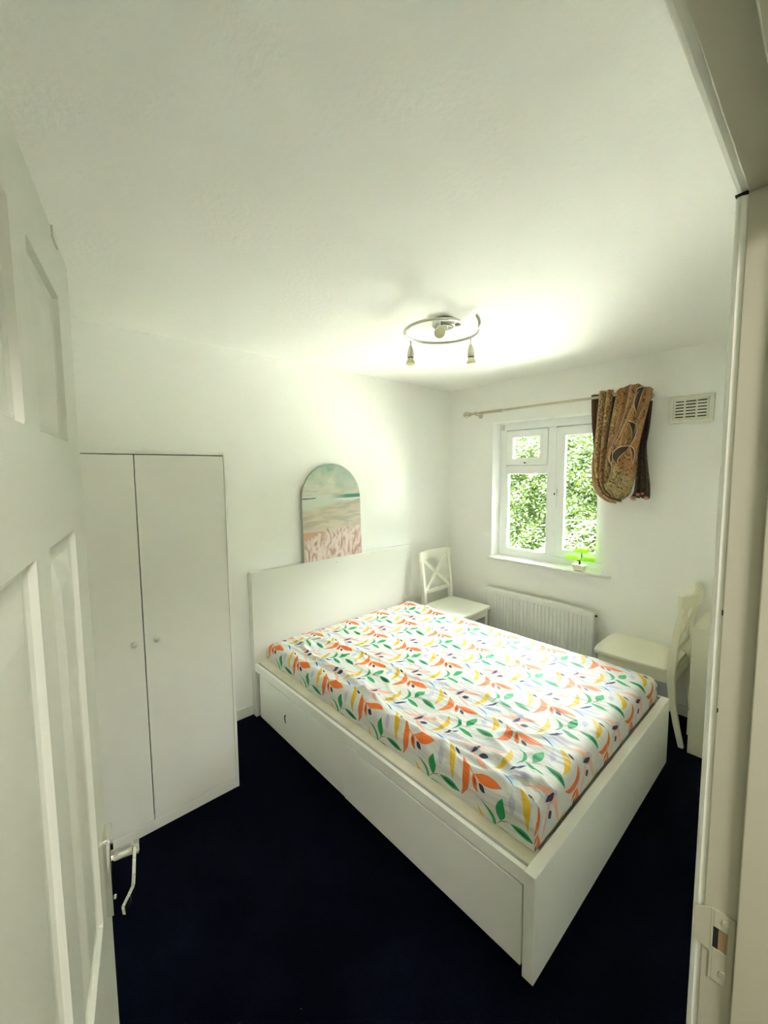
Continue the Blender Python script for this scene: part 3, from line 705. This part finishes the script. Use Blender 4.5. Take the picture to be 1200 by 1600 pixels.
FL = [(1.548,2.196),(1.556,2.090),(1.530,1.930),(1.484,1.766),(1.520,1.69),(1.502,1.587),(1.488,1.541),(1.56,1.47)]
FR = [(1.768,2.186),(1.747,2.053),(1.722,1.931),(1.695,1.764),(1.685,1.635),(1.674,1.547),(1.656,1.492),(1.609,1.455)]
def swag_fn(a, b):
    l = interp(FL, a); r = interp(FR, a); x = l[0]+(r[0]-l[0])*b; z = l[1]+(r[1]-l[1])*b
    z += (.040*math.sin(math.pi*b**.8)+.005*math.sin(b*23))*max(0, 1-a*4)
    d = b+.55*a          # folds run down to the left
    fold = .017*math.cos(d*11)+.008*math.cos(d*25+1)
    amp = 1 if a < .45 else max(.35, 1-(a-.45)*3)
    y = RY-.062-.012*math.sin(math.pi*b)-fold*amp+.012*math.sin(a*11+b*3)+.020*max(0, .12-b)/.12
    return (x-CC[0], min(y, RY-.019)-CC[1], z-CC[2], b*.24, a*.76)
grid('swag', swag_fn, 50, 50, SWAG, cur, uv=True, thick=.003)
# gathered loops under the swag
for i, dz in enumerate((0, .012, .024)):
    pts = [(1.425+.012*i, 1.60), (1.452+.01*i, 1.525+dz*.6), (1.50, 1.468+dz), (1.56, 1.445+dz), (1.60, 1.44+dz*.8)]
    pleat('gathered_edge', pts, [.006, .007, .006, .004], .010, RY-.035-.004*i, CUR_GOLD if i % 2 == 0 else CUR_EDGE)
BLf = [(1.66,2.12),(1.675,1.95),(1.668,1.80),(1.662,1.66),(1.655,1.52),(1.640,1.475)]
BRt = [(1.745,2.12),(1.735,1.95),(1.722,1.83),(1.733,1.70),(1.752,1.56),(1.755,1.475)]
def backs(a, b):
    l = interp(BLf, a); r = interp(BRt, a)
    z = l[1]+(r[1]-l[1])*b
    if a > .95: z -= .012*abs(math.sin(b*12))
    return (l[0]+(r[0]-l[0])*b-CC[0], RY+.022+.010*math.cos(b*17)-CC[1], z-CC[2])
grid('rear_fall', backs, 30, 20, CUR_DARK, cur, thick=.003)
fg = MB(); bd = MB()
for cx_, cz_, s_ in ((1.664, 1.478, 1.15), (1.690, 1.500, .9), (1.742, 1.480, .9), (1.718, 1.505, .7)):
    for k_ in range(5):
        a = R(200+k_*35); c_ = Vector((cx_+.012*s_*math.cos(a), RY-.012, cz_+.016*s_*math.sin(a)))
        fg.tube([Vector((cx_, RY-.012, cz_)), c_, c_+(c_-Vector((cx_, RY-.012, cz_)))*.7], [.002, .0048*s_, .0008], 6)
        e_ = c_+(c_-Vector((cx_, RY-.012, cz_)))*.5
        bd.lathe([(0, -.004), (.004, 0), (0, .004)], tuple(e_), 6)
    bd.lathe([(0, -.007), (.007*s_, 0), (0, .007)], (cx_, RY-.018, cz_+.010), 8)
loc(fg, CC).build('fringe', PETAL, cur, smooth=True); loc(bd, CC).build('fringe_bead', BEAD, cur, smooth=True)

# ------------------------------------------------------------------ bonsai on the sill
PC = (1.275, W-.004, SILLZ)
bo = empty('artificial_bonsai', PC, label='small artificial bonsai with lime foliage in an ivory pot on the window sill', cat='plant')
def tray(w0, d0, w1, d1, z0, z1):
    return [(-w0, -d0, z0), (w0, -d0, z0), (w0, d0, z0), (-w0, d0, z0), (-w1, -d1, z1), (w1, -d1, z1), (w1, d1, z1), (-w1, d1, z1)]
BF = [(0,3,2,1),(4,5,6,7),(0,1,5,4),(1,2,6,5),(2,3,7,6),(3,0,4,7)]
p = MB().add(tray(.036, .020, .045, .027, .006, .040), BF).add(tray(.050, .031, .050, .031, .040, .050), BF)
for sx in (-1, 1): p.box(sx*.03-.006, sx*.03+.006, -.018, .018, 0, .007)
p.build('pot', POT, bo, bevel=.003)
MB().tube([(0, 0, .045), (.006, 0, .068), (.002, 0, .078), (.016, 0, .095), (.018, 0, .125), (.014, 0, .165)], [.008, .007, .006, .006, .004, .003], 8).tube([(.002, 0, .075), (-.03, .003, .082), (-.065, 0, .092)], [.005, .003, .002], 6).tube([(.010, 0, .085), (.05, 0, .084), (.075, 0, .09)], [.005, .003, .002], 6).build('trunk', TWIG, bo, smooth=True)
def puff(cx, cz, rx, n, seed):
    rg = random.Random(seed); pb = MB()
    for i in range(n):
        a = rg.uniform(0, 6.28); r_ = math.sqrt(rg.random()); b_ = Vector((cx+rx*.75*r_*math.cos(a), rx*.45*r_*math.sin(a), cz+rg.uniform(-.010, .012)))
        d = Vector((.9*math.cos(a)*r_+rg.uniform(-.3, .3), .6*math.sin(a)*r_+rg.uniform(-.3, .3), rg.uniform(.35, 1))).normalized()*rg.uniform(.016, .030)
        s_ = d.cross(Vector((rg.random(), rg.random(), rg.random()))).normalized()*.0022
        pb.add([b_-s_, b_+s_, b_+d], [(0, 1, 2)])
    o = pb.build('foliage_tuft', PUFF, bo, fix=False); return o
puff(-.062, .086, .058, 420, 1); puff(.062, .092, .066, 480, 2); puff(.006, .150, .070, 480, 3)

# ------------------------------------------------------------------ ceiling light
LC = (1.205, 1.425, H)
cl = empty('ceiling_spotlight', LC, label='nickel spiral ceiling light with three spotlights', cat='ceiling light')
def sring(a):
    # a in degrees 13 -> 395: radius shrinks into the mount
    r_ = .19 if a < 290 else .19-.125*((a-290)/105)**1.3
    return Vector((r_*math.cos(R(a)), r_*math.sin(R(a)), -.070 if a < 300 else -.070+.025*(a-300)/95))
pts = [Vector((.150, .045, -.030)), Vector((.158, .048, -.022)), Vector((.172, .042, -.028)), Vector((.182, .030, -.048))]
pts = [Vector((.165, .075, -.026)), Vector((.172, .062, -.022)), Vector((.182, .058, -.034)), Vector((.186, .062, -.055))]+[sring(a) for a in range(24, 396, 6)]
rb = MB()
for a, b in zip(pts[:-1], pts[1:]): pass
rb.tube(pts, .0075, 8); rb.build('ring', SATIN, cl, smooth=True)
mc = (-.015, .035, 0)
MB().lathe([(0, -.001), (.058, -.001), (.060, -.006), (.060, -.030), (.054, -.036), (0, -.038)], mc, 32).build('mount', SATIN, cl, bevel=.001)
MB().lathe([(0, -.0385), (.046, -.0385), (.047, -.040), (.040, -.042), (0, -.043)], mc, 32).build('mount_cap', CHROME, cl)
def spot(a, tilt, yawd):
    p = sring(a); sp = MB().lathe([(0, 0), (.009, -.001), (.0115, -.012), (.016, -.022), (.019, -.045), (.019, -.062), (.0165, -.064), (0, -.065)], (0, 0, 0), 20)
    e = bpy.data.objects.new('spot_holder', None)
    st = MB().tube([(p.x, p.y, p.z), (p.x, p.y, p.z-.050)], .0045, 8).lathe([(0, .004), (.007, .004), (.007, -.006), (0, -.006)], (p.x, p.y, p.z-.048), 12)
    s0 = st.build('spot_stem', SATIN, cl)
    M = Matrix.Translation((p.x, p.y, p.z-.038)) @ Matrix.Rotation(R(yawd), 4, 'Z') @ Matrix.Rotation(R(tilt), 4, 'X')
    o = sp.build('spot_head', SATIN, cl, smooth=True); o.matrix_local = M
    d = MB().lathe([(.0165, -.063), (.0168, -.068), (0, -.068)], (0, 0, 0), 20).build('lamp_gap', BLACK, o)
    g = MB().lathe([(0, -.068), (.014, -.068), (.017, -.076), (.0255, -.094), (.0255, -.099), (.022, -.101), (0, -.1015)], (0, 0, 0), 24).build('lamp', BULB, o, smooth=True)
spot(190, -10, 40); spot(76, 4, 0); spot(307, 58, -140)

# ------------------------------------------------------------------ wardrobe
WX, WY0, WY1, WH = .560, -.262, .545, 1.766
wd = empty('wardrobe', (.27, .14, 0), label='plain white two-door wardrobe with small round knobs', cat='wardrobe')
WC = (.27, .14, 0)
def wbx(name, mat, *a, **k): return loc(MB().box(*a), WC).build(name, mat, wd, **k)
wbx('side_panel', WARD, XL+.015, WX, WY0, WY0+.015, 0, WH, bevel=.001)
wbx('side_panel', WARD, XL+.015, WX, WY1-.015, WY1, 0, WH, bevel=.001)
wbx('top_panel', WARD, XL+.015, WX, WY0+.015, WY1-.015, WH-.015, WH, bevel=.001)
wbx('back_panel', WARD, XL+.015, XL+.02, WY0+.015, WY1-.015, .06, WH-.015)
wbx('base_panel', WARD, XL+.02, WX-.02, WY0+.015, WY1-.015, .050, .065)
wbx('plinth', WARD, WX-.018, WX-.001, WY0+.015, WY1-.015, 0, .050, bevel=.001)
wbx('interior', DARK, XL+.021, WX-.019, WY0+.016, WY1-.016, .066, WH-.016)
SPL = .140
for y0, y1, ky in ((WY0+.017, SPL-.0022, .097), (SPL+.0022, WY1-.0165, .186)):
    d = wbx('door', WARD, WX-.017, WX-.001, y0, y1, .053, WH-.019, bevel=.001)
    k_ = loc(MB().lathe([(0, 0), (.006, 0), (.0055, .008), (.010, .012), (.0125, .018), (.011, .024), (0, .026)], (0, 0, 0), 20, Matrix.Translation((WX-.001, ky, .915)) @ Matrix.Rotation(R(90), 4, 'Y')), WC)
    k_.build('knob', CREAM, d, smooth=True)

# ------------------------------------------------------------------ bed
BX0, BXF, BY0, BY1 = XL+.004, 2.042, .888, 2.416
bed = empty('bed', (1.0, 1.652, 0), label='white low bed frame with tall headboard and underbed drawers', cat='bed')
BC = (1.0, 1.652, 0)
def bbx(name, mat, *a, **k):
    par = k.pop('par', bed); return loc(MB().box(*a), BC).build(name, mat, par, **k)
bbx('headboard', CREAM, BX0, BX0+.052, BY0, BY1, 0, 1.0, bevel=.0025)
bbx('footboard', FOIL, BXF-.040, BXF, BY0, BY1, 0, .378, bevel=.0025)
HX = BX0+.052
for s, y in ((1, BY0), (-1, BY1)):
    def yy(a, b): return tuple(sorted((y+s*a, y+s*b)))
    bbx('side_rail', FOIL, HX, BXF-.040, *yy(.002, .020), .326, .378, bevel=.0015)
    bbx('rail_groove', GREYSTRIP, HX, BXF-.040, *yy(.0201, .036), .326, .371)
    bbx('side_ledge', LEDGE, HX, BXF-.040, *yy(.0362, .11), .355, .375, bevel=.0015)
bbx('underframe', FOIL, HX, BXF-.040, BY0+.07, BY1-.07, .03, .325)
# slatted base under the mattress
for i in range(13): bbx('slat', FOIL, .12+i*.148, .18+i*.148, BY0+.111, BY1-.111, .345, .360)
for s, y in ((1, BY0), (-1, BY1)):
    for x0, x1, zb in ((.102, 1.0315, .034), (1.0335, 1.996, .030)):
        ya, yb_ = sorted((y+s*.001, y+s*.018)); bbx('drawer', FOIL, x0, x1, ya, yb_, zb, .318, bevel=.0015)
hole = MB(); cx_, cz_ = .440, .173; P_ = []
for i in range(13):
    a = R(70+220*i/12*1.0); P_.append((cx_+.016*math.cos(a)+.004, cz_+.026*math.sin(a)))
for i in range(9):
    a = R(285-210*i/8); P_.append((cx_+.006*math.cos(a)+.006, cz_+.021*math.sin(a)))
hole.prism(P_, 'y', BY0-.0002, BY0+.0012); loc(hole, BC).build('finger_hole', DARK, bed)['label'] = 'dark crescent finger hole'
loc(MB().box(HX, HX+.001, 1.575, 1.585, .966, .970), BC).build('screw_mark', RUST, bed)

# mattress with fitted sheet
MX0, MX1, MY0, MY1, MZ0, MZ1 = HX+.018, BXF-.046, .968, 2.366, .376, .512
rr_ = .055
def mprof(s, a0, a1, D):
    # unrolled coordinate s -> (pos, drop)
    q = rr_*math.pi/2
    if s < a0+rr_: e = a0+rr_-s; sg = -1; base = a0+rr_
    elif s > a1-rr_: e = s-(a1-rr_); sg = 1; base = a1-rr_
    else: return s, 0
    if e < q: t_ = e/rr_; return base+sg*rr_*math.sin(t_), rr_*(1-math.cos(t_))
    return base+sg*rr_, rr_+(e-q)
D = MZ1-MZ0
ext = D-rr_+rr_*math.pi/2-rr_
NU, NV = 230, 170
from mathutils import noise as mno
def mfun(a, b):
    s = MX0-ext+(MX1-MX0+2*ext)*a; t = MY0-ext+(MY1-MY0+2*ext)*b
    x, dx = mprof(s, MX0, MX1, D); y, dy = mprof(t, MY0, MY1, D)
    drop = min(D, math.hypot(dx, dy) if dx < rr_ and dy < rr_ else max(dx, dy))
    # wrinkles
    nx = mno.noise(Vector((x*1.3+1.2*y, y*4.2-.6*x, 1.7))); n2 = mno.noise(Vector((x*3.2-1.5*y, y*9, 4.1)))
    ridge = (1-abs(nx)*2.2); ridge = max(ridge, 0)**6
    ridge2 = max(0, 1-abs(n2)*2.4)**7
    side = math.exp(-((y-MY0)/.35)**2)
    wr = .013*ridge*(.6+1.2*side)+.009*ridge2*(.35+1.2*side)+.004*mno.noise(Vector((x*3, y*3, 0)))
    dist = math.hypot(MX1-x, (MY0-y)); ang = math.atan2(y-MY0, MX1-x)
    wr += .005*math.exp(-dist/.28)*math.sin(ang*22)
    sag = -.010*math.exp(-(((x-MX0)/.5)**2+((y-1.67)/.6)**2)*.3)
    tp = max(0, 1-drop/D)
    z = MZ1-drop+(wr+sag)*tp
    if drop > .02:
        inx = .012*max(0, (drop-.05)/D)
        if dy > 0: y += inx if y < 1.6 else -inx; y += .004*mno.noise(Vector((x*14, drop*5, 3)))
        if dx > 0: x += (inx if x < 1 else -inx)*.5
    return (x-1.01, y-1.667, z-MZ0, s, t)
mat_ = grid('mattress', mfun, NU, NV, SHEET, None, uv=True)
mat_.location = (1.01, 1.667, MZ0+.0005)
tag(mat_, 'mattress in a white fitted sheet printed with colourful leaves', 'mattress')
# underside closes the mattress
MB().box(MX0+.05-1.01, MX1-.05-1.01, MY0+.05-1.667, MY1-.05-1.667, .0, .02).build('mattress_base', paint('mattress_cover', (.6, .6, .58), .9), mat_)

# ------------------------------------------------------------------ arched picture standing on the headboard
pc = empty('arched_picture', (.010, 1.572, 1.0005), label='arch-topped beach print with sea, sand and pampas grass leaning above headboard', cat='picture')
PR, PS, PT = .270, .456, .016
out = [(-PR, 0), (PR, 0)]+[(PR*math.cos(R(a)), PS+PR*math.sin(R(a))) for a in range(0, 181, 6)]
lean = .040/.72
b_ = MB().prism(out, 'x', 0, PT).build('picture_board', CANVAS_EDGE, pc)
me = bpy.data.meshes.new('picture_print'); me.from_pydata([(PT+.0006, y, z) for y, z in out], [], [tuple(range(len(out)))])
ul = me.uv_layers.new(name='print'); idx = np.zeros(len(me.loops), int); me.loops.foreach_get('vertex_index', idx)
ul.data.foreach_set('uv', np.array([((y+PR)/(2*PR), z/(PS+PR)) for y, z in out])[idx].ravel())
link('picture_print', me, BEACH, pc)
pc.rotation_euler = (0, -lean*.62, 0)

# ------------------------------------------------------------------ chairs
def make_chair(loc_, rz, mat, label):
    c = empty('dining_chair', loc_, rz, label=label, cat='chair', group='cross-back dining chairs by the window wall')
    zs_ = [0, .12, .28, .40, .47, .60, .75, .92]; fx = [0, .030, .062, .076, .076, .064, .046, .022]; dp = [.026, .030, .036, .042, .044, .038, .032, .026]
    for s in (-1, 1):
        y0, y1 = sorted((s*.200, s*.172))
        MB().prism([(f, z) for f, z in zip(fx, zs_)]+[(f-d, z) for f, d, z in reversed(list(zip(fx, dp, zs_)))], 'y', y0, y1).build('rear_leg', mat, c, bevel=.003)
        MB().add([(.455+a*.014, s*.176+b*.014, 0) for a, b in ((-1,-1),(1,-1),(1,1),(-1,1))]+[(.450+a*.019, s*.176+b*.019, .435) for a, b in ((-1,-1),(1,-1),(1,1),(-1,1))], BF).build('front_leg', mat, c, bevel=.002)
        ya, yb = sorted((s*.188, s*.170)); MB().box(.072, .44, ya, yb, .365, .430).build('apron', mat, c)
    MB().box(.452, .468, -.160, .160, .365, .430).build('apron', mat, c); MB().box(.045, .063, -.172, .172, .365, .430).build('apron', mat, c)
    seat = [(.055, -.168), (.085, -.205), (.30, -.212), (.46, -.216), (.495, -.200), (.508, -.12), (.510, 0), (.508, .12), (.495, .200), (.46, .216), (.30, .212), (.085, .205), (.055, .168)]
    MB().prism(seat, 'z', .432, .456).build('seat', mat, c, bevel=.006, seg=3)
    # bowed crest rail
    ar = []; N_ = 14
    for i in range(N_+1):
        y = -.218+.436*i/N_; ar.append((.040-.062*math.cos(math.pi*y/.46), y))
    poly = ar+[(x-.020, y) for x, y in reversed(ar)]
    MB().prism(poly, 'z', .845, .925).build('crest_rail', mat, c, bevel=.004)
    MB().box(.040, .060, -.172, .172, .545, .580).build('lower_rail', mat, c, bevel=.003)
    for s in (-1, 1):
        MB().beam((.050, s*.160, .578), (.008, -s*.160, .850),   .032, .014, (1, 0, 0)).build('cross_slat', mat, c, bevel=.002)
    return c
make_chair((.090, 2.660, 0), 0, CHAIRM, 'white cross-back wooden chair in the corner between bed and radiator')
make_chair((2.052, 2.815, 0), math.pi, CHAIR2M, 'cream cross-back wooden chair with its back against the chest of drawers')

# ------------------------------------------------------------------ chest of drawers
ch = empty('chest_of_drawers', (2.30, 2.80, 0), label='cream chest of drawers behind the chair beside the door frame', cat='chest')
HC = (2.30, 2.80, 0)
def hbx(name, mat, par, *a, **k): return loc(MB().box(*a), HC).build(name, mat, par, **k)
hbx('side_panel', CHAIR2M, ch, 2.100, 2.50, 2.600, 2.618, 0, .740, bevel=.001)
hbx('side_panel', CHAIR2M, ch, 2.100, 2.50, 2.982, 3.000, 0, .740, bevel=.001)
hbx('top_panel', CHAIR2M, ch, 2.092, 2.502, 2.596, 3.004, .740, .758, bevel=.002)
hbx('carcass', DARK, ch, 2.108, 2.498, 2.618, 2.982, .02, .739)
hbx('plinth', CHAIR2M, ch, 2.104, 2.116, 2.618, 2.982, 0, .10)
for z0, z1 in ((.104, .258), (.264, .418), (.424, .578), (.584, .735)):
    d = hbx('drawer', CHAIR2M, ch, 2.092, 2.107, 2.606, 2.994, z0, z1, bevel=.0015)
    loc(MB().lathe([(0, 0), (.006, 0), (.006, .006), (.012, .012), (.010, .018), (0, .020)], (0, 0, 0), 16, Matrix.Translation((2.092, 2.80, (z0+z1)/2)) @ Matrix.Rotation(R(-90), 4, 'Y')), HC).build('knob', CHAIR2M, d, smooth=True)
